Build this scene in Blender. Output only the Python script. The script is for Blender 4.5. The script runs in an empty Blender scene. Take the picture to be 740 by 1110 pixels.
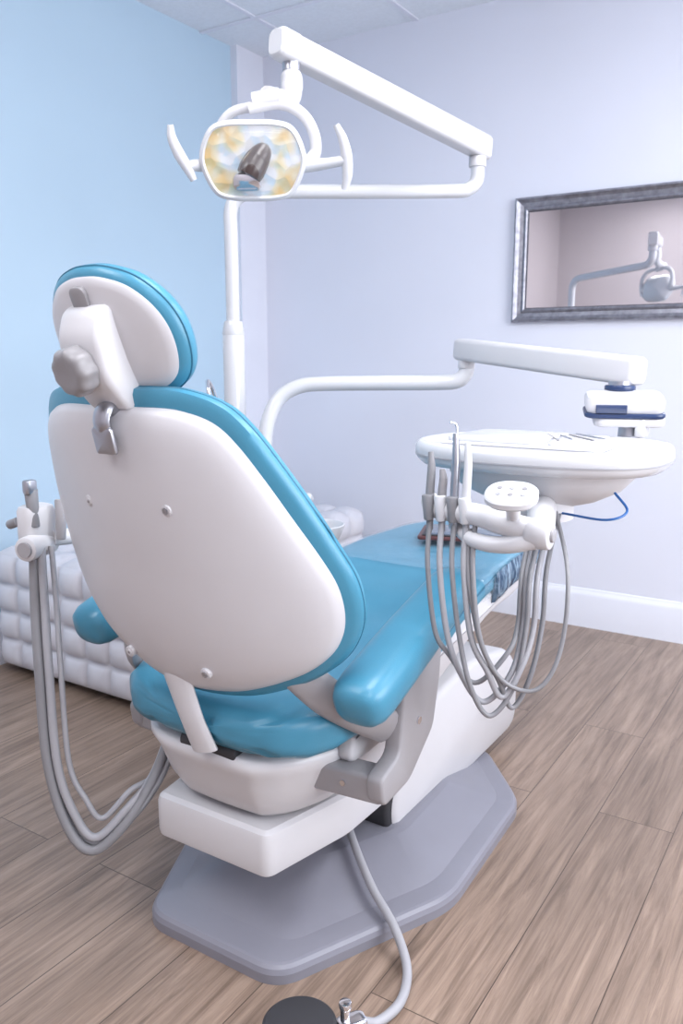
import bpy, bmesh, math, random
from mathutils import Vector, Matrix
random.seed(3)
scene = bpy.context.scene
COL = scene.collection
CX = -1.02

# ------------------------------------------------------------------ materials
def newmat(name):
    m = bpy.data.materials.new(name); m.use_nodes = True
    nt = m.node_tree; b = nt.nodes['Principled BSDF']
    return m, nt, b

def mat(name, col, rough=0.4, metal=0.0, var=0.04, scale=8.0, bump=0.0, bscale=200.0, coat=0.0, spec=0.5):
    m, nt, b = newmat(name)
    N = nt.nodes; L = nt.links
    tc = N.new('ShaderNodeTexCoord')
    ns = N.new('ShaderNodeTexNoise'); ns.inputs['Scale'].default_value = scale
    ns.inputs['Detail'].default_value = 3
    L.new(tc.outputs['Object'], ns.inputs['Vector'])
    cr = N.new('ShaderNodeValToRGB')
    cr.color_ramp.elements[0].position = .3; cr.color_ramp.elements[1].position = .7
    cr.color_ramp.elements[0].color = tuple(max(0, c*(1-var)) for c in col) + (1,)
    cr.color_ramp.elements[1].color = tuple(min(1, c*(1+var)) for c in col) + (1,)
    L.new(ns.outputs['Fac'], cr.inputs['Fac']); L.new(cr.outputs['Color'], b.inputs['Base Color'])
    b.inputs['Roughness'].default_value = rough
    b.inputs['Metallic'].default_value = metal
    b.inputs['Specular IOR Level'].default_value = spec
    b.inputs['Coat Weight'].default_value = coat
    b.inputs['Coat Roughness'].default_value = .1
    if bump:
        n2 = N.new('ShaderNodeTexNoise'); n2.inputs['Scale'].default_value = bscale
        L.new(tc.outputs['Object'], n2.inputs['Vector'])
        bp = N.new('ShaderNodeBump'); bp.inputs['Strength'].default_value = bump
        bp.inputs['Distance'].default_value = .002
        L.new(n2.outputs['Fac'], bp.inputs['Height']); L.new(bp.outputs['Normal'], b.inputs['Normal'])
    return m

M_white = mat('white_plastic', (.61, .605, .625), .32, var=.015)
M_white2 = mat('white_enamel', (.61, .615, .64), .22, var=.01, coat=.2)
M_shell = mat('shell_plastic', (.575, .565, .585), .36, var=.015, bump=.05, bscale=500)
M_taupe = mat('taupe_plastic', (.33, .32, .335), .4, var=.03)
M_knob = mat('knob_plastic', (.26, .25, .26), .35, var=.03)
M_base = mat('grey_base_paint', (.225, .225, .265), .33, var=.03, bump=.04)
M_blue = mat('teal_vinyl', (.058, .243, .365), .32, var=.05, bump=.12, bscale=450)
M_blue2 = mat('teal_vinyl_seam', (.03, .15, .24), .45, var=.05)
M_dark = mat('dark_rubber', (.03, .03, .035), .5)
M_navy = mat('navy_plastic', (.02, .04, .11), .25)
M_hose = mat('grey_hose', (.23, .23, .245), .42, var=.05)
M_hose2 = mat('light_hose', (.34, .34, .365), .4, var=.05)
M_chrome = mat('chrome', (.75, .75, .78), .14, metal=1.0, var=.01)
M_steel = mat('brushed_steel', (.45, .46, .50), .32, metal=.9, var=.05)
M_bench = mat('white_leatherette', (.61, .61, .66), .5, var=.03)
M_paint = mat('white_trim_paint', (.76, .78, .86), .4, var=.01)
M_ceil = mat('ceiling_tile', (.80, .84, .90), .9, var=.03, scale=60, bump=.2, bscale=300)
M_paper = mat('paper', (.64, .64, .68), .6, var=.02)
M_red = mat('brown_case', (.10, .035, .035), .4)

def wallmat(name, c):
    return mat(name, c, .75, var=.015, scale=2.0, bump=.08, bscale=350, spec=.3)
M_wblue = wallmat('blue_wall_paint', (.495, .650, .775))
M_wlav = wallmat('lavender_wall_paint', (.725, .745, .835))
M_wbeige = wallmat('greige_wall_paint', (.47, .43, .45))

def floor_mat():
    m, nt, b = newmat('wood_plank_floor')
    N = nt.nodes; L = nt.links
    tc = N.new('ShaderNodeTexCoord'); sp = N.new('ShaderNodeSeparateXYZ')
    L.new(tc.outputs['Object'], sp.inputs[0])
    cb = N.new('ShaderNodeCombineXYZ')
    ax = N.new('ShaderNodeMath'); ax.operation = 'ADD'; ax.inputs[1].default_value = 10.01
    L.new(sp.outputs['X'], ax.inputs[0])
    ay = N.new('ShaderNodeMath'); ay.operation = 'ADD'; ay.inputs[1].default_value = 10.0
    L.new(sp.outputs['Y'], ay.inputs[0])
    L.new(ay.outputs[0], cb.inputs['X']); L.new(ax.outputs[0], cb.inputs['Y'])
    br = N.new('ShaderNodeTexBrick')
    br.offset = .37; br.offset_frequency = 2
    br.inputs['Color1'].default_value = (0, 0, 0, 1); br.inputs['Color2'].default_value = (1, 1, 1, 1)
    br.inputs['Mortar'].default_value = (.5, .5, .5, 1)
    br.inputs['Scale'].default_value = 1.0; br.inputs['Mortar Size'].default_value = .0013
    br.inputs['Mortar Smooth'].default_value = .3
    br.inputs['Brick Width'].default_value = 1.4; br.inputs['Row Height'].default_value = .19
    L.new(cb.outputs[0], br.inputs['Vector'])
    mp = N.new('ShaderNodeMapping'); mp.inputs['Scale'].default_value = (46, 2.2, 1)
    L.new(tc.outputs['Object'], mp.inputs['Vector'])
    va = N.new('ShaderNodeVectorMath'); va.operation = 'MULTIPLY_ADD'
    va.inputs[1].default_value = (7, 13, 9)
    L.new(br.outputs['Color'], va.inputs[0]); L.new(mp.outputs[0], va.inputs[2])
    n1 = N.new('ShaderNodeTexNoise'); n1.inputs['Scale'].default_value = 1.0
    n1.inputs['Detail'].default_value = 9; n1.inputs['Roughness'].default_value = .74
    n1.inputs['Distortion'].default_value = .7
    L.new(va.outputs[0], n1.inputs['Vector'])
    mp2 = N.new('ShaderNodeMapping'); mp2.inputs['Scale'].default_value = (8, 1.0, 1)
    L.new(tc.outputs['Object'], mp2.inputs['Vector'])
    va2 = N.new('ShaderNodeVectorMath'); va2.operation = 'MULTIPLY_ADD'
    va2.inputs[1].default_value = (11, 5, 3)
    L.new(br.outputs['Color'], va2.inputs[0]); L.new(mp2.outputs[0], va2.inputs[2])
    n2 = N.new('ShaderNodeTexNoise'); n2.inputs['Scale'].default_value = 1.6
    n2.inputs['Detail'].default_value = 4; n2.inputs['Distortion'].default_value = 1.5
    L.new(va2.outputs[0], n2.inputs['Vector'])
    cr = N.new('ShaderNodeValToRGB')
    e = cr.color_ramp.elements
    e[0].position = .30; e[0].color = (.135, .094, .070, 1)
    e[1].position = .72; e[1].color = (.40, .30, .235, 1)
    k = e.new(.5); k.color = (.272, .197, .152, 1)
    L.new(n1.outputs['Fac'], cr.inputs['Fac'])
    cr2 = N.new('ShaderNodeValToRGB')
    cr2.color_ramp.elements[0].position = .3; cr2.color_ramp.elements[0].color = (.79, .78, .77, 1)
    cr2.color_ramp.elements[1].position = .7; cr2.color_ramp.elements[1].color = (1.10, 1.09, 1.08, 1)
    L.new(n2.outputs['Fac'], cr2.inputs['Fac'])
    mx = N.new('ShaderNodeMix'); mx.data_type = 'RGBA'; mx.blend_type = 'MULTIPLY'; mx.inputs[0].default_value = 1
    L.new(cr.outputs[0], mx.inputs[6]); L.new(cr2.outputs[0], mx.inputs[7])
    mr = N.new('ShaderNodeMapRange'); mr.inputs['To Min'].default_value = .89; mr.inputs['To Max'].default_value = 1.09
    L.new(br.outputs['Color'], mr.inputs['Value'])
    mx2 = N.new('ShaderNodeMix'); mx2.data_type = 'RGBA'; mx2.blend_type = 'MULTIPLY'; mx2.inputs[0].default_value = 1
    L.new(mx.outputs[2], mx2.inputs[6]); L.new(mr.outputs[0], mx2.inputs[7])
    mx3 = N.new('ShaderNodeMix'); mx3.data_type = 'RGBA'
    mx3.inputs[7].default_value = (.07, .048, .036, 1)
    L.new(br.outputs['Fac'], mx3.inputs[0]); L.new(mx2.outputs[2], mx3.inputs[6])
    L.new(mx3.outputs[2], b.inputs['Base Color'])
    b.inputs['Roughness'].default_value = .36
    bp = N.new('ShaderNodeBump'); bp.inputs['Strength'].default_value = .25; bp.inputs['Distance'].default_value = .001
    L.new(n1.outputs['Fac'], bp.inputs['Height']); L.new(bp.outputs['Normal'], b.inputs['Normal'])
    return m
M_floor = floor_mat()

# ------------------------------------------------------------------ mesh helpers
def link(o, parent=None):
    COL.objects.link(o)
    if parent is not None: o.parent = parent
    return o

def empty(name):
    e = bpy.data.objects.new(name, None); e.empty_display_size = .1
    COL.objects.link(e); return e

def mesh(name, verts, faces, m, parent=None, smooth=True, angle=None):
    me = bpy.data.meshes.new(name)
    me.from_pydata([tuple(v) for v in verts], [], faces)
    me.update()
    bm = bmesh.new(); bm.from_mesh(me)
    bmesh.ops.recalc_face_normals(bm, faces=bm.faces)
    bm.to_mesh(me); bm.free()
    if smooth:
        for p in me.polygons: p.use_smooth = True
    if angle is not None:
        me.set_sharp_from_angle(angle=math.radians(angle))
    me.materials.append(m)
    o = bpy.data.objects.new(name, me)
    return link(o, parent)

def loft(name, rings, m, parent=None, cap=True, angle=40, closed_path=False):
    n = len(rings[0]); v = []; f = []
    for r in rings: v += [Vector(p) for p in r]
    R = len(rings)
    for i in range(R if closed_path else R-1):
        a = i*n; b = ((i+1) % R)*n
        for j in range(n):
            k = (j+1) % n
            f.append((a+j, a+k, b+k, b+j))
    if cap == 'ngon':
        f.append(tuple(range(n))); f.append(tuple((R-1)*n+j for j in range(n)))
    elif cap and not closed_path:
        for base, ring in ((0, rings[0]), ((R-1)*n, rings[-1])):
            c = sum((Vector(p) for p in ring), Vector())/n
            v.append(c); ci = len(v)-1
            for j in range(n):
                f.append((base+j, base+(j+1) % n, ci))
    return mesh(name, v, f, m, parent, True, angle)

def catmull(pts, seg=8, closed=False):
    pts = [Vector(p) for p in pts]; n = len(pts); out = []
    rng = n if closed else n-1
    for i in range(rng):
        if closed:
            p0, p1, p2, p3 = pts[(i-1) % n], pts[i], pts[(i+1) % n], pts[(i+2) % n]
        else:
            p1, p2 = pts[i], pts[i+1]
            p0 = pts[i-1] if i > 0 else p1*2-p2
            p3 = pts[i+2] if i+2 < n else p2*2-p1
        for s in range(seg):
            t = s/seg
            out.append(.5*((2*p1)+(-p0+p2)*t+(2*p0-5*p1+4*p2-p3)*t*t+(-p0+3*p1-3*p2+p3)*t**3))
    if not closed: out.append(pts[-1])
    return out

def tube(name, pts, r, m, parent=None, smooth=True, seg=8, sides=14, scale2=1.0, up=None, angle=40):
    P0 = [Vector(p) for p in pts]
    rad = r if isinstance(r, (list, tuple)) else [r]*len(P0)
    if smooth and len(P0) > 2:
        P = catmull(P0, seg)
        rr = []
        for i in range(len(P0)-1):
            for s in range(seg):
                t = s/seg; rr.append(rad[i]*(1-t)+rad[i+1]*t)
        rr.append(rad[-1])
    else:
        P = P0; rr = rad
    T = []
    for i in range(len(P)):
        a = P[max(i-1, 0)]; b = P[min(i+1, len(P)-1)]
        T.append((b-a).normalized())
    ref = Vector(up) if up else Vector((0, 0, 1))
    if abs(T[0].dot(ref)) > .95: ref = Vector((1, 0, 0)) if abs(T[0].x) < .9 else Vector((0, 1, 0))
    nrm = (ref-T[0]*ref.dot(T[0])).normalized()
    rings = []
    for i in range(len(P)):
        nrm = (nrm-T[i]*nrm.dot(T[i])).normalized()
        bi = T[i].cross(nrm)
        rings.append([P[i]+(nrm*math.cos(2*math.pi*j/sides)+bi*math.sin(2*math.pi*j/sides)*scale2)*rr[i] for j in range(sides)])
    return loft(name, rings, m, parent, angle=angle)

def cyl(name, p0, p1, r, m, parent=None, sides=28, bev=.0):
    p0 = Vector(p0); p1 = Vector(p1); d = (p1-p0).normalized()
    r0, r1 = (r if isinstance(r, (tuple, list)) else (r, r))
    if bev:
        return tube(name, [p0, p0+d*bev*.3, p0+d*bev, p1-d*bev, p1-d*bev*.3, p1], [r0-bev, r0-bev*.3, r0, r1, r1-bev*.3, r1-bev], m, parent, smooth=False, sides=sides)
    return tube(name, [p0, p1], [r0, r1], m, parent, smooth=False, sides=sides)

def frame(origin, X, Y):
    X = Vector(X).normalized(); Y = Vector(Y); Y = (Y-X*X.dot(Y)).normalized(); Z = X.cross(Y)
    M = Matrix(((X.x, Y.x, Z.x, origin[0]), (X.y, Y.y, Z.y, origin[1]), (X.z, Y.z, Z.z, origin[2]), (0, 0, 0, 1)))
    return M

def outline_offset(pts, d):
    n = len(pts); out = []
    area = sum(pts[i].x*pts[(i+1) % n].y-pts[(i+1) % n].x*pts[i].y for i in range(n))
    s = 1 if area > 0 else -1
    for i in range(n):
        t = (pts[(i+1) % n]-pts[i-1]); t.normalize()
        nv = Vector((-t.y*s, t.x*s))
        out.append(pts[i]+nv*d)
    return out

def slab(name, outline, layers, m, parent=None, M=None, warp=None, seg=8, smooth_outline=True, angle=40, cap=True):
    o2 = [Vector((p[0], p[1])) for p in outline]
    if smooth_outline:
        o2 = [Vector((p.x, p.y)) for p in catmull([Vector((p[0], p[1], 0)) for p in outline], seg, True)]
    c = sum(o2, Vector((0, 0)))/len(o2)
    rings = []
    for inset, shrink, nn in layers:
        ring = outline_offset(o2, inset)
        rr = []
        for p in ring:
            q = p.lerp(c, shrink)
            z = nn+(warp(q.x, q.y) if warp else 0)
            v = Vector((q.x, q.y, z))
            rr.append(M @ v if M else v)
        rings.append(rr)
    return loft(name, rings, m, parent, angle=angle, cap=cap)

def rrect(w, h, r, k=5):
    pts = []
    for cx, cy, a0 in ((w/2-r, h/2-r, 0), (-w/2+r, h/2-r, 90), (-w/2+r, -h/2+r, 180), (w/2-r, -h/2+r, 270)):
        for i in range(k+1):
            a = math.radians(a0+90*i/k); pts.append((cx+r*math.cos(a), cy+r*math.sin(a)))
    return pts

def roundpoly(pts, r, k=4):
    out = []; n = len(pts)
    P = [Vector((p[0], p[1])) for p in pts]
    for i in range(n):
        a, b, c = P[i-1], P[i], P[(i+1) % n]
        d1 = (a-b); d2 = (c-b)
        rr = min(r, d1.length*.45, d2.length*.45)
        p1 = b+d1.normalized()*rr; p2 = b+d2.normalized()*rr
        for j in range(k+1):
            t = j/k
            q = p1*(1-t)**2+b*2*t*(1-t)+p2*t*t
            out.append((q.x, q.y))
    return out

def box(name, c, size, m, parent=None, bev=.004, M=None, r=None):
    sx, sy, sz = size; bev = min(bev, sx*.45, sy*.45, sz*.45)
    if r is None: r = bev*1.5
    r = min(r, sx*.49, sy*.49)
    T = Matrix.Translation(Vector(c)) if M is None else M @ Matrix.Translation(Vector(c))
    ls = [(bev, 0, -sz/2), (bev*.3, 0, -sz/2+bev*.3), (0, 0, -sz/2+bev), (0, 0, sz/2-bev), (bev*.3, 0, sz/2-bev*.3), (bev, 0, sz/2)]
    return slab(name, rrect(sx, sy, r), ls, m, parent, T, smooth_outline=False, angle=35)

def beam(name, p0, p1, w, h, m, parent=None, ext0=0, ext1=0, r=.012, h1=None, w1=None):
    p0 = Vector(p0); p1 = Vector(p1); d = (p1-p0).normalized()
    p0 = p0-d*ext0; p1 = p1+d*ext1
    side = Vector((0, 0, 1)).cross(d).normalized(); up = d.cross(side)
    rings = []
    Lh = (p1-p0).length; h1 = h1 or h; w1 = w1 or w
    for s, k in ((0, .80), (.004, .93), (.012, 1), (Lh-.012, 1), (Lh-.004, .93), (Lh, .80)):
        f = s/Lh
        pr = rrect((w+(w1-w)*f)*k, (h+(h1-h)*f)*k, r)
        rings.append([p0+d*s+side*a+up*b for a, b in pr])
    return loft(name, rings, m, parent, angle=35)

def wbox(name, lo, hi, m, parent=None):
    x0, y0, z0 = lo; x1, y1, z1 = hi
    v = [(x0, y0, z0), (x1, y0, z0), (x1, y1, z0), (x0, y1, z0), (x0, y0, z1), (x1, y0, z1), (x1, y1, z1), (x0, y1, z1)]
    f = [(0, 1, 2, 3), (4, 5, 6, 7), (0, 1, 5, 4), (1, 2, 6, 5), (2, 3, 7, 6), (3, 0, 4, 7)]
    return mesh(name, v, f, m, parent, False)

# ------------------------------------------------------------------ room shell
XL, XR, YB, YF, ZC = -2.83, 1.7, -1.3, 3.62, 2.706
wbox('floor', (XL-.1, YB-.1, -.08), (XR+.1, YF+.1, 0), M_floor)
wbox('wall_back', (XL-.1, YF, 0), (XR+.1, YF+.1, ZC), M_wlav)
wbox('wall_left', (XL-.1, .5, 0), (XL, YF, ZC), M_wblue)
wbox('wall_left_rear', (XL-.1, YB, 0), (XL, .5, ZC), M_wbeige)
wbox('wall_rear', (XL-.1, YB-.1, 0), (XR+.1, YB, ZC), M_wbeige)
wr = empty('wall_right')
wy0, wy1, wz0, wz1 = .1, 2.5, .85, 2.35
wbox('panel_low', (XR, YB, 0), (XR+.1, YF, wz0), M_wlav, wr)
wbox('panel_high', (XR, YB, wz1), (XR+.1, YF, ZC), M_wlav, wr)
wbox('panel_near', (XR, YB, wz0), (XR+.1, wy0, wz1), M_wlav, wr)
wbox('panel_far', (XR, wy1, wz0), (XR+.1, YF, wz1), M_wlav, wr)
wn = empty('window_1')
for i, (a, b) in enumerate([((wy0, wz0), (wy1, wz0+.05)), ((wy0, wz1-.05), (wy1, wz1)), ((wy0, wz0), (wy0+.05, wz1)), ((wy1-.05, wz0), (wy1, wz1)), ((1.275, wz0), (1.325, wz1))]):
    wbox('window_bar_%d' % i, (XR+.02, a[0], a[1]), (XR+.07, b[0], b[1]), M_paint, wn)
wbox('ceiling', (XL-.1, YB-.1, ZC), (XR+.1, YF+.1, ZC+.1), M_ceil)
tg = empty('trim_1')
for i in range(9):
    x = XL+.32+.6*i
    if x < XR: wbox('tee_y_%d' % i, (x-.012, YB, ZC-.006), (x+.012, YF, ZC), M_paint, tg)
for i in range(9):
    y = YF-.42-.6*i
    if y > YB: wbox('tee_x_%d' % i, (XL, y-.012, ZC-.007), (XR, y+.012, ZC-.001), M_paint, tg)
wbox('trim_2', (XL, YF-.21, 0), (XL+.04, YF, ZC), M_paint)
def baseboard(name, prof_pts, axis, a, b):
    rings = []
    for t in (a, b):
        rings.append([((t, YF-d, z) if axis == 'x' else (XL+d, t, z)) for d, z in prof_pts])
    return loft(name, rings, M_paint, None, angle=30)
prof = [(0, 0), (.016, 0), (.016, .145), (.012, .158), (.006, .166), (.004, .175), (0, .178)]
baseboard('baseboard_back', prof, 'x', XL+.04, XR)
baseboard('baseboard_left', prof, 'y', YB, YF-.21)

# ------------------------------------------------------------------ wall mirror
wm = empty('wall_mirror')
mx0, mx1, mz0, mz1 = -1.40, -.20, 1.355, 1.884
m_frame = mat('pewter_frame', (.30, .30, .34), .38, metal=.75, var=.25, scale=40, bump=.3, bscale=120)
fp = [(0, 0), (0, .022), (.004, .030), (.010, .032), (.016, .026), (.024, .020), (.040, .016), (.046, .020), (.052, .022), (.058, .018), (.060, .008)]
rings = []
for ins, d in fp:
    rings.append([(mx0+ins, YF-d, mz0+ins), (mx1-ins, YF-d, mz0+ins), (mx1-ins, YF-d, mz1-ins), (mx0+ins, YF-d, mz1-ins)])
v = [p for r in rings for p in r]; f = []
for i in range(len(rings)-1):
    for j in range(4):
        k = (j+1) % 4; f.append((i*4+j, i*4+k, (i+1)*4+k, (i+1)*4+j))
mesh('frame', v, f, m_frame, wm, False)
m_mir = mat('mirror_glass', (.86, .85, .87), .02, metal=1.0, var=0.0)
wbox('mirror_glass', (mx0+.058, YF-.010, mz0+.058), (mx1-.058, YF-.004, mz1-.058), m_mir, wm)
m_bead = mat('frame_bead', (.10, .10, .12), .35, metal=.6)
for i, (lo, hi) in enumerate([((mx0+.058, YF-.014, mz0+.058), (mx1-.058, YF-.010, mz0+.062)), ((mx0+.058, YF-.014, mz1-.062), (mx1-.058, YF-.010, mz1-.058)), ((mx0+.058, YF-.014, mz0+.058), (mx0+.062, YF-.010, mz1-.058))]):
    wbox('bead_%d' % i, lo, hi, m_bead, wm)

# ------------------------------------------------------------------ tufted bench
def tufted(name, lo, hi, nx, ny, nz, m, parent, A=.030, res=9):
    V = []; F = []
    lo = Vector(lo); hi = Vector(hi)
    def face(o, du, dv, nu, nv, nrm):
        base = len(V); NU = nu*res+1; NV = nv*res+1
        for j in range(NV):
            for i in range(NU):
                u = i/res; w = j/res
                h = (abs(math.sin(math.pi*u))*abs(math.sin(math.pi*w)))**.45
                V.append(o+du*(i/(NU-1))+dv*(j/(NV-1))+nrm*(A*h))
        for j in range(NV-1):
            for i in range(NU-1):
                a = base+j*NU+i; F.append((a, a+1, a+NU+1, a+NU))
    dx = Vector((hi.x-lo.x, 0, 0)); dy = Vector((0, hi.y-lo.y, 0)); dz = Vector((0, 0, hi.z-lo.z))
    face(lo, dx, dz, nx, nz, Vector((0, -1, 0)))
    face(lo+dx, dy, dz, ny, nz, Vector((1, 0, 0)))
    face(lo, dy, dz, ny, nz, Vector((-1, 0, 0)))
    face(lo+dy, dx, dz, nx, nz, Vector((0, 1, 0)))
    face(lo+dz, dx, dy, nx, ny, Vector((0, 0, 1)))
    return mesh(name, V, F, m, parent, True)
tb = empty('tufted_bench')
tufted('upholstery', (-2.76, 1.87, .03), (-2.03, 3.36, .465), 6, 12, 4, M_bench, tb)
for i, (x, y) in enumerate([(-2.68, 1.95), (-2.11, 1.95), (-2.68, 3.28), (-2.11, 3.28)]):
    cyl('foot_%d' % i, (x, y, 0), (x, y, .06), .025, M_dark, tb)

# ------------------------------------------------------------------ dental chair
ch = empty('dental_chair')
hexo = [(-.175, 1.105), (.175, 1.105), (.36, 1.50), (.34, 1.97), (.15, 2.20), (-.15, 2.20), (-.34, 1.97), (-.36, 1.50)]
hexo = roundpoly(hexo, .055, 12)
BX = -1.03
Mb = Matrix.Translation((BX, 0, 0))
slab('base_plate', hexo, [(0, 0, 0), (0, 0, .020), (.004, 0, .030), (.010, 0, .036), (.016, 0, .038), (.016, .10, .044), (.016, .42, .098), (.016, .46, .102), (.016, .7, .104)], M_base, ch, Mb, smooth_outline=False, angle=9)
def side_body(name, prof, xc, hw, m, parent, bev=.02, seg=6, smooth_outline=True):
    M = Matrix(((0, 0, 1, xc), (1, 0, 0, 0), (0, 1, 0, 0), (0, 0, 0, 1)))
    ls = [(bev, 0, -hw), (bev*.35, 0, -hw+bev*.3), (0, 0, -hw+bev), (0, 0, hw-bev), (bev*.35, 0, hw-bev*.3), (bev, 0, hw)]
    return slab(name, prof, ls, m, parent, M, seg=seg, angle=40, cap='ngon', smooth_outline=smooth_outline)
ped = roundpoly([(1.60, .045), (1.57, .13), (1.62, .27), (1.75, .345), (2.02, .375), (2.30, .33), (2.39, .24), (2.385, .045)], .07, 6)
side_body('pedestal_cover', ped, BX, .17, M_white, ch, smooth_outline=False)
joint_gap = roundpoly([(1.585, .05), (1.55, .13), (1.60, .285), (1.72, .35), (1.80, .2), (1.75, .05)], .07, 6)  # dark solid stands in for the shaded gap between carriage and pedestal
side_body('pedestal_joint_gap', joint_gap, BX, .160, M_dark, ch, bev=.01, smooth_outline=False)
co = roundpoly([(-.16, 1.14), (.14, 1.14), (.19, 1.36), (.195, 1.60), (-.195, 1.60), (-.19, 1.36)], .022, 5)
slab('lift_carriage', co, [(.012, 0, .195), (.003, 0, .200), (0, 0, .212), (0, 0, .275), (.004, 0, .287), (.014, 0, .293)], M_white, ch, Matrix.Translation((-1.04, 0, 0)), smooth_outline=False, angle=30)
so = [(-.20, 1.17), (-.13, 1.12), (-.06, 1.105), (.06, 1.105), (.13, 1.12), (.20, 1.20), (.24, 1.35), (.24, 1.62), (-.24, 1.62), (-.24, 1.35), (-.225, 1.25)]
slab('seat_subframe', so, [(.09, .15, .300), (.075, 0, .302), (.055, 0, .318), (.035, 0, .350), (.022, 0, .385), (.010, 0, .415), (.0, 0, .432), (0, 0, .447), (.008, 0, .455), (.02, .1, .457)], M_white, ch, Matrix.Translation((-1.03, 0, 0)), angle=50,
     warp=lambda x, y: max(0, (y-1.3))*.14)
for s, nm in ((1, 'right'), (-1, 'left')):
    side_body('seat_rail_'+nm, [(1.27, .425), (1.26, .47), (1.30, .49), (1.6, .535), (1.86, .60), (2.15, .615), (2.17, .585), (2.10, .565), (1.9, .545), (1.62, .465), (1.45, .43)], CX+s*.225, .018, M_white, ch, bev=.008)
side_body('leg_support', [(1.5, .43), (1.5, .50), (1.85, .58), (2.3, .61), (2.3, .585), (2.0, .54), (1.8, .44)], CX, .16, M_taupe, ch, bev=.01)
def sup_ring(y, hw, z0, z1, n=3.4, k=40, dish=0, xc=CX):
    r = []
    zc = (z0+z1)/2; hh = (z1-z0)/2
    for i in range(k):
        a = 2*math.pi*i/k; c = math.cos(a); s = math.sin(a)
        x = hw*abs(c)**(2/n)*(1 if c > 0 else -1); z = hh*abs(s)**(2/n)*(1 if s > 0 else -1)
        dz = -dish*(1-(x/hw)**2) if s > 0 else 0
        r.append((xc+x, y, zc+z+dz*max(0, s)))
    return r
def interp(tab, y):
    for a, b in zip(tab[:-1], tab[1:]):
        if y <= b[0]:
            t = (y-a[0])/(b[0]-a[0]); t = t*t*(3-2*t)*.5+t*.5
            return [p+(q-p)*t for p, q in zip(a, b)]
    return list(tab[-1])
seat_tab = [(1.085, .06, .505, .53), (1.09, .14, .49, .55), (1.105, .195, .475, .565), (1.14, .238, .465, .58), (1.19, .258, .462, .588), (1.30, .265, .462, .59), (1.45, .265, .475, .592), (1.6, .260, .515, .612), (1.75, .255, .56, .648), (1.9, .25, .585, .675), (2.1, .24, .60, .685), (2.3, .225, .605, .685), (2.42, .20, .605, .682), (2.48, .165, .61, .675), (2.51, .10, .62, .665), (2.52, .04, .63, .655)]
ys = [1.085, 1.0865, 1.09, 1.095, 1.105, 1.12, 1.14, 1.165, 1.19]+[1.22+.04*i for i in range(29)]+[2.38, 2.42, 2.45, 2.48, 2.5, 2.51, 2.517, 2.52]
ys = sorted(set(ys))
seat = loft('seat_cushion', [sup_ring(*([y]+interp(seat_tab, y)[1:]), dish=.012, k=72) for y in ys], M_blue, ch, angle=80)
for vtx in seat.data.vertices:
    p = vtx.co
    if p.y < 1.42:
        k = max(0, min(1, (1.42-p.y)/.2))
        x = p.x-CX
        fold = math.exp(-((x-.02-.12*(p.z-.5))/.012)**2)*.012+math.exp(-((x-.14-.5*(p.z-.5))/.010)**2)*.006+math.exp(-((x+.13+.3*(p.z-.5))/.010)**2)*.006
        p.y += fold*k*(1 if p.y < 1.2 else 0); p.z -= fold*k*(.6 if p.z > .53 else -.4)
def seam_line(name, y0, y1, zo, m, xs=1):
    pts = []
    y = y0
    while y <= y1:
        t = interp(seat_tab, y); pts.append((CX+xs*(t[1]+.0005), y, (t[2]+t[3])/2+zo)); y += .05
    tube(name, pts, .0025, m, ch, sides=6, seg=2)
seam_line('seat_piping_right', 1.2, 2.4, .012, M_blue2)
def film_mat():
    m, nt, b = newmat('clear_film')
    N = nt.nodes; L = nt.links
    b.inputs['Base Color'].default_value = (.5, .65, .8, 1); b.inputs['Roughness'].default_value = .10
    b.inputs['Alpha'].default_value = .16; b.inputs['Specular IOR Level'].default_value = .9
    tc = N.new('ShaderNodeTexCoord'); n = N.new('ShaderNodeTexNoise'); n.inputs['Scale'].default_value = 14; n.inputs['Distortion'].default_value = 2
    L.new(tc.outputs['Object'], n.inputs['Vector'])
    bp = N.new('ShaderNodeBump'); bp.inputs['Strength'].default_value = .9; bp.inputs['Distance'].default_value = .02
    L.new(n.outputs['Fac'], bp.inputs['Height']); L.new(bp.outputs['Normal'], b.inputs['Normal'])
    return m
M_film = film_mat()
def ex(y):
    t = interp(seat_tab, y); return [y, t[1]+.008+.004*math.sin(y*70), t[2]-.008, t[3]+.005+.002*math.sin(y*55)]
loft('toe_cover', [sup_ring(*ex(y), dish=.012) for y in [1.86+.02*i for i in range(32)]], M_film, ch, cap=False, angle=80)
def crinkle_mat():
    m, nt, b = newmat('gathered_film')
    N = nt.nodes; L = nt.links
    tc = N.new('ShaderNodeTexCoord'); mp = N.new('ShaderNodeMapping'); mp.inputs['Scale'].default_value = (1, 45, 14)
    n = N.new('ShaderNodeTexNoise'); n.inputs['Scale'].default_value = 1.5; n.inputs['Detail'].default_value = 4; n.inputs['Distortion'].default_value = 1
    L.new(tc.outputs['Object'], mp.inputs[0]); L.new(mp.outputs[0], n.inputs['Vector'])
    cr = N.new('ShaderNodeValToRGB'); e = cr.color_ramp.elements
    e[0].position = .42; e[0].color = (.025, .06, .12, 1); e[1].position = .66; e[1].color = (.26, .38, .50, 1)  # pale tones paint highlights on the crinkles into the dark film colour
    L.new(n.outputs['Fac'], cr.inputs[0]); L.new(cr.outputs[0], b.inputs['Base Color'])
    b.inputs['Roughness'].default_value = .22
    bp = N.new('ShaderNodeBump'); bp.inputs['Strength'].default_value = .8; bp.inputs['Distance'].default_value = .01
    L.new(n.outputs['Fac'], bp.inputs['Height']); L.new(bp.outputs['Normal'], b.inputs['Normal'])
    return m
rr = []
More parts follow.
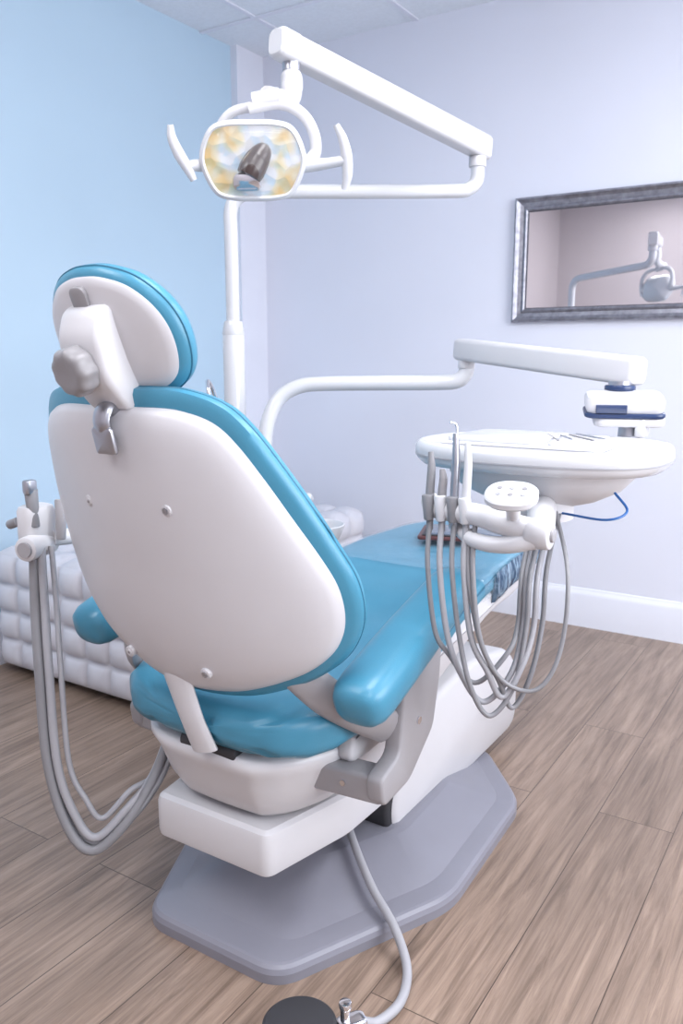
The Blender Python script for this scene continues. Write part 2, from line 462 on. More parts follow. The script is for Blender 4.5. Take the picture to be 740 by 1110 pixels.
for i in range(41):
    y = 1.93+.014*i; t = interp(seat_tab, y); w = .004*math.sin(i*2.1)+.003*math.sin(i*5.3)
    xo = CX+(t[1]+.011+w)
    rr.append([(xo-.004, y, t[3]-.016+w), (xo, y, t[3]-.032), (xo+.002, y, t[2]+.02), (xo-.006, y, t[2]-.004+w), (xo-.016, y, t[2]-.008), (xo-.012, y, t[2]+.03)])
loft('toe_cover_hem', rr, crinkle_mat(), ch, angle=80)

# backrest
BKX = -1.03
ZB = .595
def ysurf(x, z): return .931+.249*(1.131-z)+.85*x*x
hwR = [(.0, .592), (.10, .598), (.165, .613), (.245, .645), (.293, .680), (.316, .715), (.325, .757), (.321, .808), (.303, .860), (.272, .929), (.240, .997), (.208, 1.056), (.178, 1.092), (.136, 1.112), (.08, 1.121)]
hwL = [(.07, .606), (.12, .630), (.18, .662), (.238, .705), (.270, .750), (.285, .797), (.291, .87), (.284, .95), (.268, 1.01), (.244, 1.063), (.21, 1.098), (.15, 1.117), (.06, 1.122)]
ub = Vector((0, -.249, 1)).normalized()
Mk = frame((BKX, ysurf(0, ZB), ZB), (1, 0, 0), ub)
S = 1.0305
bo = [(x, (z-ZB)*S) for x, z in hwR]+[(-x, (z-ZB)*S) for x, z in reversed(hwL)]
warpb = lambda x, y: -(.85*x*x)-.25*max(0, .10-y)**1.5*2
def grow(o, d):
    o2 = [Vector(p) for p in o]; return [tuple(p) for p in outline_offset(o2, -d)]
slab('back_shell', bo, [(.02, .0, -.03), (.0, 0, -.02), (0, 0, -.002), (.004, 0, .008), (.012, 0, .014), (.03, 0, .020), (.04, .08, .024), (.04, .35, .028), (.04, .6, .030), (.04, .85, .031)], M_shell, ch, Mk, warpb)
bc = grow(bo, .020)
bc = [(x, y+(.008 if y > .3 else 0)) for x, y in bc]
slab('back_cushion', bc, [(.05, .3, -.002), (.03, 0, -.002), (.008, 0, -.003), (.0, 0, -.008), (-.001, 0, -.016), (.0, 0, -.028), (.006, 0, -.038), (.020, 0, -.046), (.05, .1, -.053), (.05, .4, -.058), (.05, .8, -.058)], M_blue, ch, Mk, warpb)
po = catmull([Vector((x, y, 0)) for x, y in grow(bo, .0205)], 6, True)
pp = [Mk @ Vector((p.x, p.y+(.008 if p.y > .3 else 0), -.020+warpb(p.x, p.y))) for p in po]
tube('back_piping', pp+[pp[0]], .0016, M_blue2, ch, smooth=False, sides=6)
def on_back(x, z, n=0):
    s = (z-ZB)*S
    return Mk @ Vector((x, s, n+.028+warpb(x, s)))
nb = Mk.to_3x3() @ Vector((0, 0, 1))
for i, (x, z) in enumerate([(-.10, .960), (.085, .962), (-.105, .658), (.085, .655)]):
    p = on_back(x, z)
    cyl('bolt_ring_%d' % i, p-nb*.01, p+nb*.0022, .011, M_shell, ch, sides=20, bev=.002)
    cyl('bolt_%d' % i, p, p+nb*.0035, .0065, M_steel if i % 2 else M_white, ch, sides=6)
    cyl('bolt_socket_%d' % i, p+nb*.003, p+nb*.0040, .003, M_knob, ch, sides=6)
for s, nm in ((-1, 'left'), (1, 'right')):
    tube('back_bracket_'+nm, [(CX+s*.20, 1.12, .66), (CX+s*.25, 1.16, .60), (CX+s*.29, 1.22, .55), (CX+s*.30, 1.30, .50)], [.034, .036, .036, .036], M_taupe, ch, scale2=.4, up=(0, 0, 1))
tube('center_bracket', [(CX-.02, 1.055, .63), (CX-.01, 1.062, .585), (CX+.005, 1.070, .53), (CX+.02, 1.085, .47)], [.034, .032, .030, .032], M_white, ch, scale2=.35, up=(1, 0, 0))
cyl('hinge_barrel', (CX-.07, 1.13, .455), (CX+.07, 1.13, .455), .022, M_dark, ch, bev=.004)

for s, nm in ((1, 'right'), (-1, 'left')):
    xa = CX+s*.325
    p0 = Vector((xa, 1.130, .609)); p1 = Vector((xa, 1.545, .748))
    if s < 0: p0 = Vector((xa-.01, 1.120, .635)); p1 = Vector((xa-.01, 1.54, .755))
    d = (p1-p0).normalized(); up = Vector((1, 0, 0)).cross(d)
    L_ = (p1-p0).length; rings = []
    for t, k in ((-.012, .25), (-.008, .6), (0, .82), (.018, .96), (.045, 1), (.12, 1), (.22, .97), (.32, .90), (L_-.05, .85), (L_-.02, .75), (L_-.005, .55), (L_, .2)):
        w = .054*k; h = .046*k
        ring = []
        for i in range(28):
            a = 2*math.pi*i/28; c = math.cos(a); q = math.sin(a)
            ring.append(p0+d*t+Vector((1, 0, 0))*(w*abs(c)**.7*(1 if c > 0 else -1))+up*(h*abs(q)**.75*(1 if q > 0 else -1)))
        rings.append(ring)
    loft('armrest_pad_'+nm, rings, M_blue, ch, angle=80)
    xo = CX+s*.312; xi = CX+s*.16
    post = roundpoly([(1.225, .375), (1.215, .435), (1.285, .455), (1.30, .57), (1.26, .635), (1.47, .70), (1.455, .56), (1.43, .46), (1.33, .385)], .018, 4)
    side_body('armrest_post_'+nm, post, xo, .018, M_taupe, ch, bev=.006, smooth_outline=False)
    beam('armrest_foot_'+nm, (xi, 1.255, .395), (xo+s*.012, 1.255, .405), .06, .058, M_taupe, ch, r=.01)
    cyl('armrest_bolt_'+nm, (xo+s*.014, 1.36, .50), (xo+s*.021, 1.36, .50), .008, M_chrome, ch, sides=16)
    cyl('foot_bolt_'+nm, (CX+s*.24, 1.228, .402), (CX+s*.24, 1.222, .402), .006, M_chrome, ch, sides=12)

# headrest
HDX = -1.036
hb = Vector((HDX, .968, 1.137)); ht = Vector((HDX, .888, 1.332))
uh = (ht-hb).normalized()
Mh = frame(hb, (1, 0, 0), uh)
hp = [(0, -.004), (.055, 0), (.10, .010), (.130, .035), (.142, .075), (.139, .12), (.12, .16), (.085, .193), (.04, .210), (0, .214)]
ho = hp+[(-x, y) for x, y in reversed(hp[1:-1])]
wh = lambda x, y: -.9*x*x
slab('headrest_cushion', ho, [(.05, .3, .004), (.03, 0, .006), (.012, 0, .004), (.003, 0, -.002), (0, 0, -.009), (0, 0, -.022), (.005, 0, -.032), (.015, 0, -.040), (.04, .1, -.046), (.05, .5, -.05), (.05, .8, -.05)], M_blue, ch, Mh, wh)
slab('headrest_shell', ho, [(.014, 0, -.004), (.012, 0, .005), (.016, 0, .010), (.026, 0, .013), (.045, .1, .016), (.05, .4, .018), (.05, .8, .019)], M_shell, ch, Mh, wh)
tp = [Mh @ Vector((p.x, p.y, -.010+wh(p.x, p.y))) for p in outline_offset([Vector((q.x, q.y)) for q in catmull([Vector((a, b, 0)) for a, b in ho], 6, True)], -.0004)]
tube('headrest_piping', tp+[tp[0]], .0016, M_blue2, ch, smooth=False, sides=6)
nh = Mh.to_3x3() @ Vector((0, 0, 1))
def hpt(x, y, n): return Mh @ Vector((x, y, n))
slab('headrest_slot', rrect(.034, .05, .012), [(0, 0, .0), (0, 0, .021), (.003, 0, .023)], M_knob, ch, Mh @ Matrix.Translation((-.01, .165, 0)), smooth_outline=False)
def head_side(name, prof, hw, m, bev, xo=0):
    M = Mh @ Matrix(((0, 0, 1, xo), (1, 0, 0, 0), (0, 1, 0, 0), (0, 0, 0, 1)))
    ls = [(bev, 0, -hw), (bev*.35, 0, -hw+bev*.3), (0, 0, -hw+bev), (0, 0, hw-bev), (bev*.35, 0, hw-bev*.3), (bev, 0, hw)]
    return slab(name, prof, ls, m, ch, M, smooth_outline=False, cap='ngon')
hh_prof = roundpoly([(.160, -.004), (.162, .032), (.125, .062), (.06, .070), (-.004, .046), (-.014, .016), (.0, -.004)], .018, 5)
head_side('headrest_housing', hh_prof, .046, M_white, .010)
kc = Mh @ Vector((.0, .078, .062)); kd = (nh*.9+Vector((-.05, -.35, -.05))).normalized()
kx = Vector((1, 0, 0)); kx = (kx-kd*kx.dot(kd)).normalized(); ky = kd.cross(kx).normalized()
rings = []
for t, k in ((0, .55), (.002, .80), (.006, .96), (.010, 1), (.027, 1), (.033, .95), (.037, .85), (.039, .70), (.038, .5), (.037, .2)):
    ring = []
    for i in range(72):
        a = 2*math.pi*i/72; r = .038*k*(1+.035*math.cos(9*a))
        ring.append(kc+kd*t+kx*(r*math.cos(a))+ky*(r*math.sin(a)))
    rings.append(ring)
loft('headrest_knob', rings, M_knob, ch, angle=50)
tube('headrest_post', [hpt(0, .03, .03), hpt(.0, -.01, .042), Vector((BKX, .912, 1.122)), Vector((BKX, .902, 1.10)), Vector((BKX, .912, 1.075))], [.016, .018, .019, .018, .017], M_steel, ch, scale2=.5, up=(1, 0, 0))
box('headrest_clamp', (0, .498, .038), (.046, .045, .010), M_steel, ch, bev=.004, M=Mk)

# ------------------------------------------------------------------ support / cuspidor unit
cu = empty('cuspidor_unit')
SX, SY = -1.55, 2.02
slab('support_body', rrect(.34, .34, .07), [(.03, 0, 0), (.02, 0, .02), (.02, 0, .52), (.0, 0, .60), (0, 0, .64), (.006, 0, .655), (.02, 0, .66), (.05, .3, .66)], M_white, cu, Matrix.Translation((SX, SY, 0)), smooth_outline=False)
bx, by = -1.45, 2.13
rings = []
for r, z in ((.02, .58), (.045, .592), (.06, .61), (.075, .635), (.083, .660), (.085, .666), (.081, .668), (.073, .66), (.06, .64), (.04, .625), (.01, .62)):
    rings.append([(bx+r*math.cos(2*math.pi*i/36), by+r*math.sin(2*math.pi*i/36), z+.012) for i in range(36)])
loft('cuspidor_bowl', rings, M_white2, cu, angle=60)
box('column_block', (-1.52, 1.94, .74), (.14, .13, .20), M_white, cu, bev=.02, r=.04)
tube('cup_filler', [(-1.60, 1.88, .64), (-1.60, 1.85, 1.0), (-1.60, 1.82, 1.10), (-1.585, 1.78, 1.135), (-1.56, 1.75, 1.12), (-1.55, 1.745, 1.09)], .006, M_chrome, cu, sides=10)
tube('rinse_spout', [(-1.44, 2.05, .64), (-1.44, 2.05, .75), (-1.445, 2.065, .775), (-1.455, 2.09, .765)], .014, M_white2, cu, sides=12)

# ------------------------------------------------------------------ operatory light
ol = empty('dental_operatory_light')
PX, PY = -1.649, 1.972
cyl('pole_lower', (PX, PY, .66), (PX, PY, 1.27), .033, M_white2, ol, bev=.004)
cyl('pole_collar', (PX, PY, 1.265), (PX, PY, 1.31), (.034, .028), M_white2, ol, bev=.006)
EL = Vector((-1.074, 2.44, 1.695))
tube('pole_and_arm', [(PX, PY, 1.28), (PX, PY, 1.55), (PX, PY, 1.62), (PX+.010, PY+.008, 1.655), (PX+.035, PY+.028, 1.675), (PX+.08, PY+.065, 1.682), (-1.36, 2.21, 1.688), (EL.x-.06, EL.y-.05, 1.695), (EL.x-.02, EL.y-.016, 1.703), (EL.x, EL.y, 1.73), (EL.x, EL.y, 1.79)], .0205, M_white2, ol, sides=20)
cyl('elbow_joint', (EL.x, EL.y, 1.765), (EL.x, EL.y, 1.795), .026, M_white, ol, bev=.003)
A1 = Vector((-1.215, 1.684, 1.903)); A0 = Vector((EL.x, EL.y, 1.828))
beam('flex_arm', A0, A1, .052, .070, M_white, ol, ext0=.045, ext1=.045, r=.012, h1=.060)
beam('flex_arm_end_cap', A1, A1+(A1-A0).normalized()*.01, .056, .064, M_white2, ol, ext0=.02, ext1=.04, r=.014)
LC = Vector((-1.219, 1.539, 1.634)); LN = Vector((.5, -.78, -.33)).normalized(); LR = Vector((.842, .539, 0)).normalized()
LU = LN.cross(LR).normalized()
ML = Matrix(((LR.x, LU.x, LN.x, LC.x), (LR.y, LU.y, LN.y, LC.y), (LR.z, LU.z, LN.z, LC.z), (0, 0, 0, 1)))
def lp(x, y, n=0): return ML @ Vector((x, y, n))
cyl('drop_collar', (A1.x, A1.y, 1.878), (A1.x, A1.y, 1.855), .021, M_steel, ol)
tube('drop_neck', [(A1.x, A1.y, 1.862), (A1.x, A1.y, 1.845), (A1.x, A1.y, 1.82), (A1.x-.002, A1.y-.012, 1.79), lp(.03, .125, -.075)], [.016, .025, .026, .023, .020], M_white, ol, sides=20)
tube('drop_joint', [lp(.0, .112, -.07), lp(.06, .122, -.07)], .020, M_white, ol, smooth=False, sides=20)
tube('yoke', [lp(-.01, .100, -.06), lp(.06, .110, -.065), (lp(.110, .088, -.06)), lp(.135, .05, -.055), lp(.138, .01, -.05), lp(.118, -.012, -.03)], [.013, .014, .013, .013, .014, .016], M_white, ol)
tube('yoke_left', [lp(.03, .106, -.065), lp(-.05, .09, -.08), lp(-.09, .04, -.08), lp(-.10, -.015, -.05)], .011, M_white, ol)
hp2 = [(0, .080), (.05, .079), (.085, .070), (.105, .045), (.117, .005), (.108, -.035), (.085, -.072), (.05, -.083), (0, -.085)]
lo_ = hp2+[(-x, y) for x, y in reversed(hp2[1:-1])]
ob = slab('lamp_housing', lo_, [(.05, .55, -.085), (.04, .3, -.078), (.02, .1, -.06), (.004, 0, -.035), (-.002, 0, -.012), (-.002, 0, .003), (.001, 0, .007), (.006, 0, .009), (.0095, 0, .006), (.010, 0, -.004)], M_white2, ol, ML)
bm = bmesh.new(); bm.from_mesh(ob.data); bm.verts.ensure_lookup_table()
bm.verts.remove(bm.verts[len(bm.verts)-1]); bm.to_mesh(ob.data); bm.free()
def refl_mat():
    m, nt, b = newmat('dichroic_reflector')
    N = nt.nodes; L = nt.links
    tc = N.new('ShaderNodeTexCoord'); n = N.new('ShaderNodeTexVoronoi'); n.inputs['Scale'].default_value = 30
    L.new(tc.outputs['Object'], n.inputs['Vector'])
    n2 = N.new('ShaderNodeTexNoise'); n2.inputs['Scale'].default_value = 14
    L.new(tc.outputs['Object'], n2.inputs['Vector'])
    cr = N.new('ShaderNodeValToRGB'); e = cr.color_ramp.elements
    e[0].position = .36; e[0].color = (.82, .56, .16, 1); e[1].position = .53; e[1].color = (.80, .84, .88, 1)
    e.new(.45).color = (.85, .78, .52, 1)
    L.new(n2.outputs['Fac'], cr.inputs['Fac']); L.new(cr.outputs[0], b.inputs['Base Color'])
    b.inputs['Metallic'].default_value = .6; b.inputs['Roughness'].default_value = .12
    bp = N.new('ShaderNodeBump'); bp.inputs['Strength'].default_value = .45; bp.inputs['Distance'].default_value = .01
    L.new(n.outputs['Distance'], bp.inputs['Height']); L.new(bp.outputs['Normal'], b.inputs['Normal'])
    return m
slab('lamp_reflector', lo_, [(.009, 0, .003), (.012, .03, -.012), (.016, .12, -.030), (.016, .3, -.046), (.016, .5, -.055), (.016, .8, -.06)], refl_mat(), ol, ML)
def glass_mat():
    m, nt, b = newmat('clear_shield')
    b.inputs['Base Color'].default_value = (.95, .97, 1, 1); b.inputs['Alpha'].default_value = .08
    b.inputs['Roughness'].default_value = .04; b.inputs['Specular IOR Level'].default_value = .6
    tc = nt.nodes.new('ShaderNodeTexCoord'); n = nt.nodes.new('ShaderNodeTexNoise'); n.inputs['Scale'].default_value = 3
    bp = nt.nodes.new('ShaderNodeBump'); bp.inputs['Strength'].default_value = .02
    nt.links.new(tc.outputs['Object'], n.inputs['Vector']); nt.links.new(n.outputs['Fac'], bp.inputs['Height']); nt.links.new(bp.outputs['Normal'], b.inputs['Normal'])
    return m
slab('lamp_shield', lo_, [(.007, 0, .007), (.009, .02, .013), (.016, .2, .024), (.016, .5, .031), (.016, .85, .034)], glass_mat(), ol, ML)
M_bulb = mat('smoked_bulb_shield', (.045, .03, .028), .25)
tube('bulb_socket', [lp(.034, .036, -.045), lp(.024, .020, -.015), lp(.010, .0, .002)], [.020, .024, .027], M_bulb, ol, sides=18)
tube('bulb_shield', [lp(.012, .004, -.004), lp(-.002, -.018, .008), lp(-.010, -.032, .014)], [.028, .030, .028], M_bulb, ol, sides=18)
box('bulb_cap', (-.014, -.044, .014), (.064, .038, .016), M_chrome, ol, bev=.006, M=ML, r=.014)
tube('handle_left', [lp(-.177, .072, -.0), lp(-.176, .045, -.0), lp(-.163, .012, 0), lp(-.148, -.015, 0), lp(-.135, -.042, 0)], [.007, .0105, .013, .012, .008], M_white2, ol)
tube('handle_left_stem', [lp(-.150, -.012, 0), lp(-.130, -.012, -.01), lp(-.105, -.014, -.018)], [.010, .013, .015], M_white2, ol)
tube('handle_right', [lp(.186, .072, 0), lp(.200, .045, 0), lp(.209, .010, 0), lp(.211, -.03, 0), lp(.205, -.062, 0)], [.007, .0105, .013, .012, .008], M_white2, ol)
tube('handle_right_stem', [lp(.206, .0, 0), lp(.165, -.008, -.01), lp(.135, -.012, -.018), lp(.108, -.014, -.02)], [.011, .012, .015, .016], M_white2, ol)

# ------------------------------------------------------------------ delivery unit
du = empty('dental_delivery_unit')
DE = Vector((-.985, 2.20, 1.13))
tube('support_tube', [(-1.50, 1.93, .83), (-1.505, 1.93, .93), (-1.50, 1.945, 1.02), (-1.478, 1.975, 1.085), (-1.43, 2.01, 1.118), (-1.36, 2.045, 1.125), (-1.2, 2.11, 1.128), (DE.x-.07, DE.y-.03, 1.13), (DE.x-.02, DE.y-.01, 1.136), (DE.x, DE.y, 1.16), (DE.x, DE.y, 1.19)], .0215, M_white2, du, sides=20)
cyl('elbow_pin', (DE.x, DE.y, 1.17), (DE.x, DE.y, 1.195), .024, M_white, du, bev=.003)
B0 = Vector((DE.x, DE.y, 1.222)); B1 = Vector((-.472, 1.945, 1.172))
beam('delivery_arm', B0, B1, .058, .060, M_white, du, ext0=.03, ext1=.03, r=.012, h1=.064)
PXX, PYY = B1.x+.008, B1.y-.02
cyl('swivel_disc', (PXX-.02, PYY, 1.140), (PXX-.02, PYY, 1.126), .034, M_navy, du, bev=.004)
cyl('swivel_disc_top', (PXX-.02, PYY, 1.148), (PXX-.02, PYY, 1.138), .026, M_steel, du)
Mg = Matrix.Translation((PXX+.0, PYY-.04, 1.092)) @ Matrix.Rotation(math.radians(20), 4, 'Z') @ Matrix.Rotation(math.radians(8), 4, 'X')
box('head_pod', (0, 0, .012), (.165, .10, .040), M_white, du, bev=.012, M=Mg, r=.022)
box('head_pod_band', (0, -.002, -.010), (.170, .104, .011), M_navy, du, bev=.004, M=Mg, r=.022)
box('head_pod_base', (.01, -.002, -.025), (.15, .10, .020), M_white, du, bev=.006, M=Mg, r=.022)
box('head_display', (-.03, -.052, .006), (.065, .006, .018), mat('display_glass', (.03, .05, .12), .08, spec=.9), du, bev=.001, M=Mg)
cyl('head_neck', (PXX+.015, PYY-.03, 1.07), (PXX+.015, PYY-.04, 1.02), .024, M_steel, du, bev=.003)
box('neck_clip', (PXX+.045, PYY-.05, 1.05), (.022, .05, .04), M_white2, du, bev=.004)
TC = Vector((-.572, 1.665, .016))
def superell(a, b, n=2.6, k=44):
    o = []
    for i in range(k):
        t = 2*math.pi*i/k; c = math.cos(t); s = math.sin(t)
        o.append((a*abs(c)**(2/n)*(1 if c > 0 else -1), b*abs(s)**(2/n)*(1 if s > 0 else -1)))
    return o
MT = Matrix.Translation(TC)
tray_o = superell(.258, .20)
slab('tray_rim', tray_o, [(.06, .2, .962), (.04, 0, .962), (.016, 0, .966), (.004, 0, .977), (0, 0, .990), (0, 0, 1.001), (.003, 0, 1.010), (.008, 0, 1.014), (.016, 0, 1.015), (.022, 0, 1.012), (.028, .0, 1.011), (.04, .6, 1.011)], M_white2, du, MT, smooth_outline=False, angle=60)
slab('tray_groove', superell(.2585, .2005), [(0, 0, .984), (-.0006, 0, .986), (0, 0, .988)], M_hose2, du, MT, smooth_outline=False, angle=60)
hull_o = superell(.200, .155, 2.3)
slab('tray_hull', hull_o, [(.10, .45, .885), (.085, .25, .888), (.065, .1, .898), (.035, 0, .920), (.012, 0, .945), (.0, 0, .975)], M_white, du, MT, smooth_outline=False, angle=60)
slab('hull_neck', superell(.07, .06), [(0, 0, .86), (0, 0, .90)], M_white, du, MT @ Matrix.Translation((.01, -.03, 0)), smooth_outline=False)
box('instrument_mat', (-.02, .0, 1.0135), (.36, .26, .004), M_paper, du, bev=.001, M=MT, r=.01)
box('instrument_case', (-.07, .0, 1.020), (.20, .21, .010), M_white2, du, bev=.003, M=MT, r=.02)
box('instrument_sleeve', (.08, .0, 1.0185), (.07, .20, .007), M_paper, du, bev=.002, M=MT, r=.01)
for i in range(4):
    box('instrument_%d' % i, (.02+.026*i, -.02+.02*math.sin(i*2), 1.024), (.004, .12, .003), M_steel if i % 2 else M_knob, du, bev=.001, M=MT @ Matrix.Rotation(.5+.1*i, 4, 'Z'))
by0 = 1.415
tube('holder_bar', [(-.705, by0+.015, .928), (-.68, by0, .918), (-.60, by0-.01, .915), (-.55, by0-.02, .908), (-.495, by0-.015, .898)], [.017, .020, .020, .021, .022], M_white, du, sides=18)
tube('holder_bar_lower', [(-.655, by0+.02, .888), (-.60, by0-.02, .872), (-.54, by0-.03, .872), (-.49, by0-.02, .886)], [.013, .014, .015, .018], M_white, du, sides=16)
cyl('bar_end_cap', (-.505, by0-.015, .895), (-.462, by0-.015, .895), .026, M_white, du, bev=.006)
cyl('bar_end_plug', (-.464, by0-.015, .895), (-.457, by0-.015, .895), .012, M_taupe, du, bev=.002)
tube('bar_bracket', [(-.49, by0-.01, .895), (-.51, by0+.07, .893), (-.575, by0+.26, .893)], [.022, .024, .03], M_white, du)
Mp = Matrix.Translation((-.508, 1.328, .968)) @ Matrix.Rotation(math.radians(12), 4, 'Z') @ Matrix.Rotation(math.radians(22), 4, 'X')
slab('control_pad', superell(.043, .038, 2.4), [(.006, 0, -.010), (0, 0, -.004), (0, 0, .004), (.003, 0, .007), (.010, .2, .008)], M_white2, du, Mp, smooth_outline=False)
for i in range(6):
    cyl('pad_button_%d' % i, Mp @ Vector((-.020+.020*(i % 3), -.010+.020*(i//3), .007)), Mp @ Vector((-.020+.020*(i % 3), -.010+.020*(i//3), .0092)), .004, M_knob if i % 2 else M_hose2, du, sides=12)
tube('pad_stem', [(-.51, 1.335, .96), (-.52, 1.37, .935), (-.53, 1.40, .918)], .012, M_white, du)
hand_x = [-.688, -.664, -.640, -.617]
for i, x in enumerate(hand_x):
    y = by0-.015
    cyl('holder_cup_%d' % i, (x, y-.005, .898), (x-.003, y-.004, .945), (.009, .0115), M_white2 if i % 2 else M_hose, du, bev=.003)
    hgt = [.075, .045, .110, .095][i]
    mm = [M_hose, M_knob, M_steel, M_white2][i]
    tube('handpiece_%d' % i, [(x, y, .88), (x-.002, y+.002, .945), (x-.002, y+.006, .945+hgt*.6), (x-.006, y+.01, .945+hgt)], [.006, .008, .0075, .005], mm, du, sides=12)
tube('syringe_tip', [(-.646, by0, 1.05), (-.648, by0, 1.07), (-.655, by0-.01, 1.075)], .002, M_chrome, du, sides=8)
y0 = by0-.015
spec = [(-.688, .60, 0, .0048), (-.664, .565, .004, .0056), (-.640, .545, -.004, .0048), (-.617, .58, .01, .0056), (-.60, .555, .03, .0048)]
for i, (x0, zb, o, r) in enumerate(spec):
    xe = -.550+.009*i
    pts = [(x0, y0, .90), (x0+.006, y0-.018, .82), (x0+.024, y0-.020, .70), (x0+.048, y0-.01+o, zb+.055), (x0*.5+xe*.5+.022, y0+.015+o, zb), (xe, y0+.045+o, zb+.055), (xe+.006, y0+.08+o, .70), (xe+.0, y0+.11+o, .80), (-.59+.012*i, 1.69, .885)]
    tube('hose_%d' % i, pts, r, M_hose2 if i % 2 else M_hose, du, sides=10, seg=10)
tube('hose_outer', [(-.61, y0, .89), (-.60, y0-.02, .80), (-.575, y0-.01, .68), (-.54, y0+.02, .61), (-.49, y0+.05, .60), (-.462, y0+.08, .67), (-.468, y0+.12, .80), (-.54, y0+.26, .885)], .0042, M_hose, du, sides=10, seg=10)
tube('air_line', [(-.40, 1.60, .945), (-.37, 1.58, .915), (-.40, 1.55, .90), (-.50, 1.60, .895)], .0025, mat('blue_line', (.02, .12, .38), .3), du, sides=8)
# the instrument holder stands proud of the tray toward the operator
for o_ in du.children:
    if o_.name.split('_')[0] in ('holder', 'bar', 'pad', 'control', 'handpiece', 'syringe', 'hose'):
        o_.location = (.034, -.080, .014)

# ------------------------------------------------------------------ assistant arm (left)
aa = empty('assistant_instrument_arm')
HX, HY, HZ = -1.466, 1.094, .832
tube('support_arm', [(HX+.02, HY+.02, HZ-.01), (HX+.03, HY+.16, HZ-.02), (HX+.0, HY+.45, HZ-.04), (-1.50, 1.72, .76), (-1.50, 1.88, .74)], [.018, .018, .02, .022, .024], M_white, aa)
box('holder_block', (HX, HY, HZ+.015), (.055, .075, .10), M_white, aa, bev=.014, r=.02)
cyl('holder_barrel', (HX+.03, HY-.055, HZ-.02), (HX-.0, HY+.03, HZ-.02), .026, M_white, aa, bev=.005)
cyl('holder_barrel_cap', (HX+.032, HY-.060, HZ-.02), (HX+.030, HY-.053, HZ-.02), .016, M_taupe, aa)
cyl('suction_tip_0', (HX+.02, HY-.02, HZ+.02), (HX+.008, HY-.015, HZ+.10), (.011, .014), M_hose, aa, bev=.003)
cyl('suction_tip_1', (HX+.05, HY+.02, HZ-.01), (HX+.045, HY+.03, HZ+.075), (.010, .013), M_taupe, aa, bev=.003)
box('valve_lever', (HX+.012, HY-.02, HZ+.105), (.02, .028, .03), M_steel, aa, bev=.005)
cyl('holder_clip', (HX-.02, HY-.03, HZ+.03), (HX-.05, HY-.03, HZ+.02), .010, M_hose, aa, bev=.002)
for i, (dx, dy, zb, r) in enumerate([(0, 0, .175, .0105), (.018, .01, .20, .009), (-.016, .015, .185, .0075), (.03, .03, .235, .006)]):
    tube('suction_hose_%d' % i, [(HX+.025+dx*.6, HY-.03+dy, HZ-.02), (HX+.03+dx, HY-.04+dy, HZ-.14), (-1.405+dx, 1.03+dy, .56), (-1.385+dx, 1.02+dy, .36), (-1.345+dx*.8, 1.03+dy, zb+.045), (-1.295, 1.05+dy, zb), (-1.25-dx*.4, 1.10+dy, zb+.05), (-1.235-dx*.6, 1.17+dy, .30), (-1.235-dx*.6, 1.25+dy, .40), (-1.25, 1.36, .43)], r, M_hose if i % 2 == 0 else M_hose2, aa, sides=12, seg=10)

# ------------------------------------------------------------------ foot control
fc = empty('foot_control')
FX, FY = -.740, 1.020
rings = []
for r, z in ((.068, 0), (.070, .006), (.070, .020), (.064, .028), (.062, .036), (.066, .040), (.066, .048), (.060, .053), (.03, .056), (.005, .057)):
    rings.append([(FX+r*math.cos(2*math.pi*i/48), FY+r*math.sin(2*math.pi*i/48), z) for i in range(48)])
loft('pedal_disc', rings, M_dark, fc, angle=30)
beam('pedal_block', (FX+.045, FY+.055, .018), (FX+.075, FY+.098, .018), .034, .028, M_chrome, fc, r=.006)
cyl('valve_stem', (FX+.052, FY+.068, .03), (FX+.052, FY+.068, .055), .009, M_chrome, fc, bev=.002)
cyl('valve_cap', (FX+.052, FY+.068, .055), (FX+.052, FY+.068, .068), .012, M_chrome, fc, bev=.003, sides=10)
tube('pedal_hose', [(FX+.072, FY+.094, .016), (-.645, 1.135, .012), (-.635, 1.20, .012), (-.665, 1.28, .014), (-.725, 1.335, .045), (-.80, 1.375, .080), (-.865, 1.42, .115), (-.92, 1.47, .135), (-.96, 1.52, .14)], .0095, M_hose2, fc, sides=12, seg=10)

# ------------------------------------------------------------------ tablet lying on the legrest
tp_ = empty('tablet_computer')
Mt = Matrix.Translation((-.96, 2.17, .697)) @ Matrix.Rotation(math.radians(20), 4, 'Z')
box('case', (0, 0, 0), (.26, .18, .010), M_red, tp_, bev=.003, M=Mt, r=.012)
box('screen', (0, 0, .0065), (.235, .158, .004), M_dark, tp_, bev=.001, M=Mt, r=.006)
box('screen_glass', (0, 0, .009), (.215, .14, .002), mat('screen_glass', (.10, .13, .18), .05, spec=1.0), tp_, bev=.0005, M=Mt, r=.004)

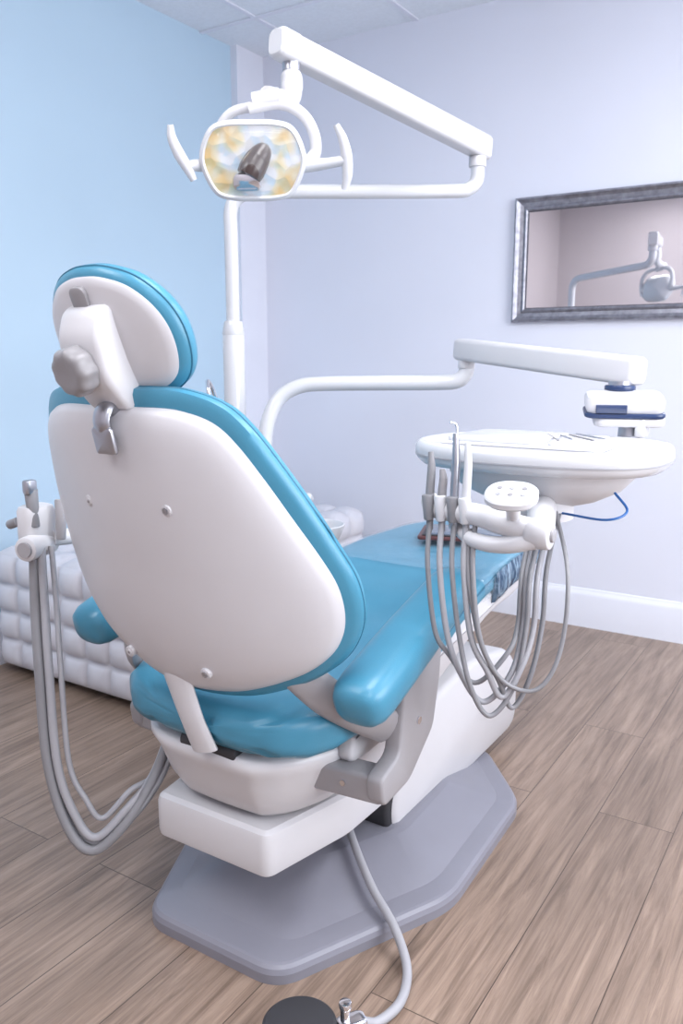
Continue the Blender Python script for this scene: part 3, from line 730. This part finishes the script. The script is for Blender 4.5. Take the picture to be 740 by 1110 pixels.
# ------------------------------------------------------------------ lights
def area(name, loc, rot, sx, sy, power, col, parent=None):
    l = bpy.data.lights.new(name, 'AREA'); l.shape = 'RECTANGLE'; l.size = sx; l.size_y = sy
    l.energy = power; l.color = col
    o = bpy.data.objects.new(name, l); o.location = loc; o.rotation_euler = rot
    COL.objects.link(o); o.parent = parent; return o
def emis(name, col, s):
    m, nt, b = newmat(name)
    b.inputs['Base Color'].default_value = (.9, .9, .9, 1)
    b.inputs['Emission Color'].default_value = col+(1,); b.inputs['Emission Strength'].default_value = s
    tc = nt.nodes.new('ShaderNodeTexCoord'); n = nt.nodes.new('ShaderNodeTexNoise'); n.inputs['Scale'].default_value = 300
    bp = nt.nodes.new('ShaderNodeBump'); bp.inputs['Strength'].default_value = .1
    nt.links.new(tc.outputs['Object'], n.inputs['Vector']); nt.links.new(n.outputs['Fac'], bp.inputs['Height']); nt.links.new(bp.outputs['Normal'], b.inputs['Normal'])
    return m
M_em = emis('light_diffuser', (.95, .97, 1.0), 3.0)
for i, (x, y) in enumerate([(-.5, 1.0), (-1.7, -.3), (.7, 2.3), (.6, -.6)]):  # rear-left panel is an added fill, put in to soften the shading
    c = empty('ceiling_or_fill_light')
    box('diffuser', (x, y, ZC-.012), (.58, 1.18, .012), M_em, c, bev=.002)
    area('ceiling_or_fill_lamp', (x, y, ZC-.03), (0, 0, 0), .55, 1.15, (25, 20, 32, 19)[i], (.965, .97, 1.0), c)
area('window_daylight', (XR+.09, (wy0+wy1)/2, (wz0+wz1)/2), (0, math.radians(90), 0), wz1-wz0, wy1-wy0, 100, (.93, .95, 1.0), wn)

w = bpy.data.worlds.new('World'); scene.world = w; w.use_nodes = True
nt = w.node_tree; bg = nt.nodes['Background']
sky = nt.nodes.new('ShaderNodeTexSky'); sky.sky_type = 'HOSEK_WILKIE'
nt.links.new(sky.outputs[0], bg.inputs['Color']); bg.inputs['Strength'].default_value = .6

# ------------------------------------------------------------------ camera
cam = bpy.data.cameras.new('camera'); co_ = bpy.data.objects.new('camera', cam); COL.objects.link(co_)
co_.location = (0, 0, 1.2)
co_.rotation_euler = (math.radians(90-10.6), 0, math.radians(32.6))
cam.sensor_fit = 'VERTICAL'; cam.sensor_height = 36; cam.lens = 28.96
cam.dof.use_dof = True; cam.dof.focus_distance = 1.55; cam.dof.aperture_fstop = 7.0
cam.clip_start = .05
scene.camera = co_
scene.view_settings.view_transform = 'Standard'
scene.view_settings.exposure = -.03
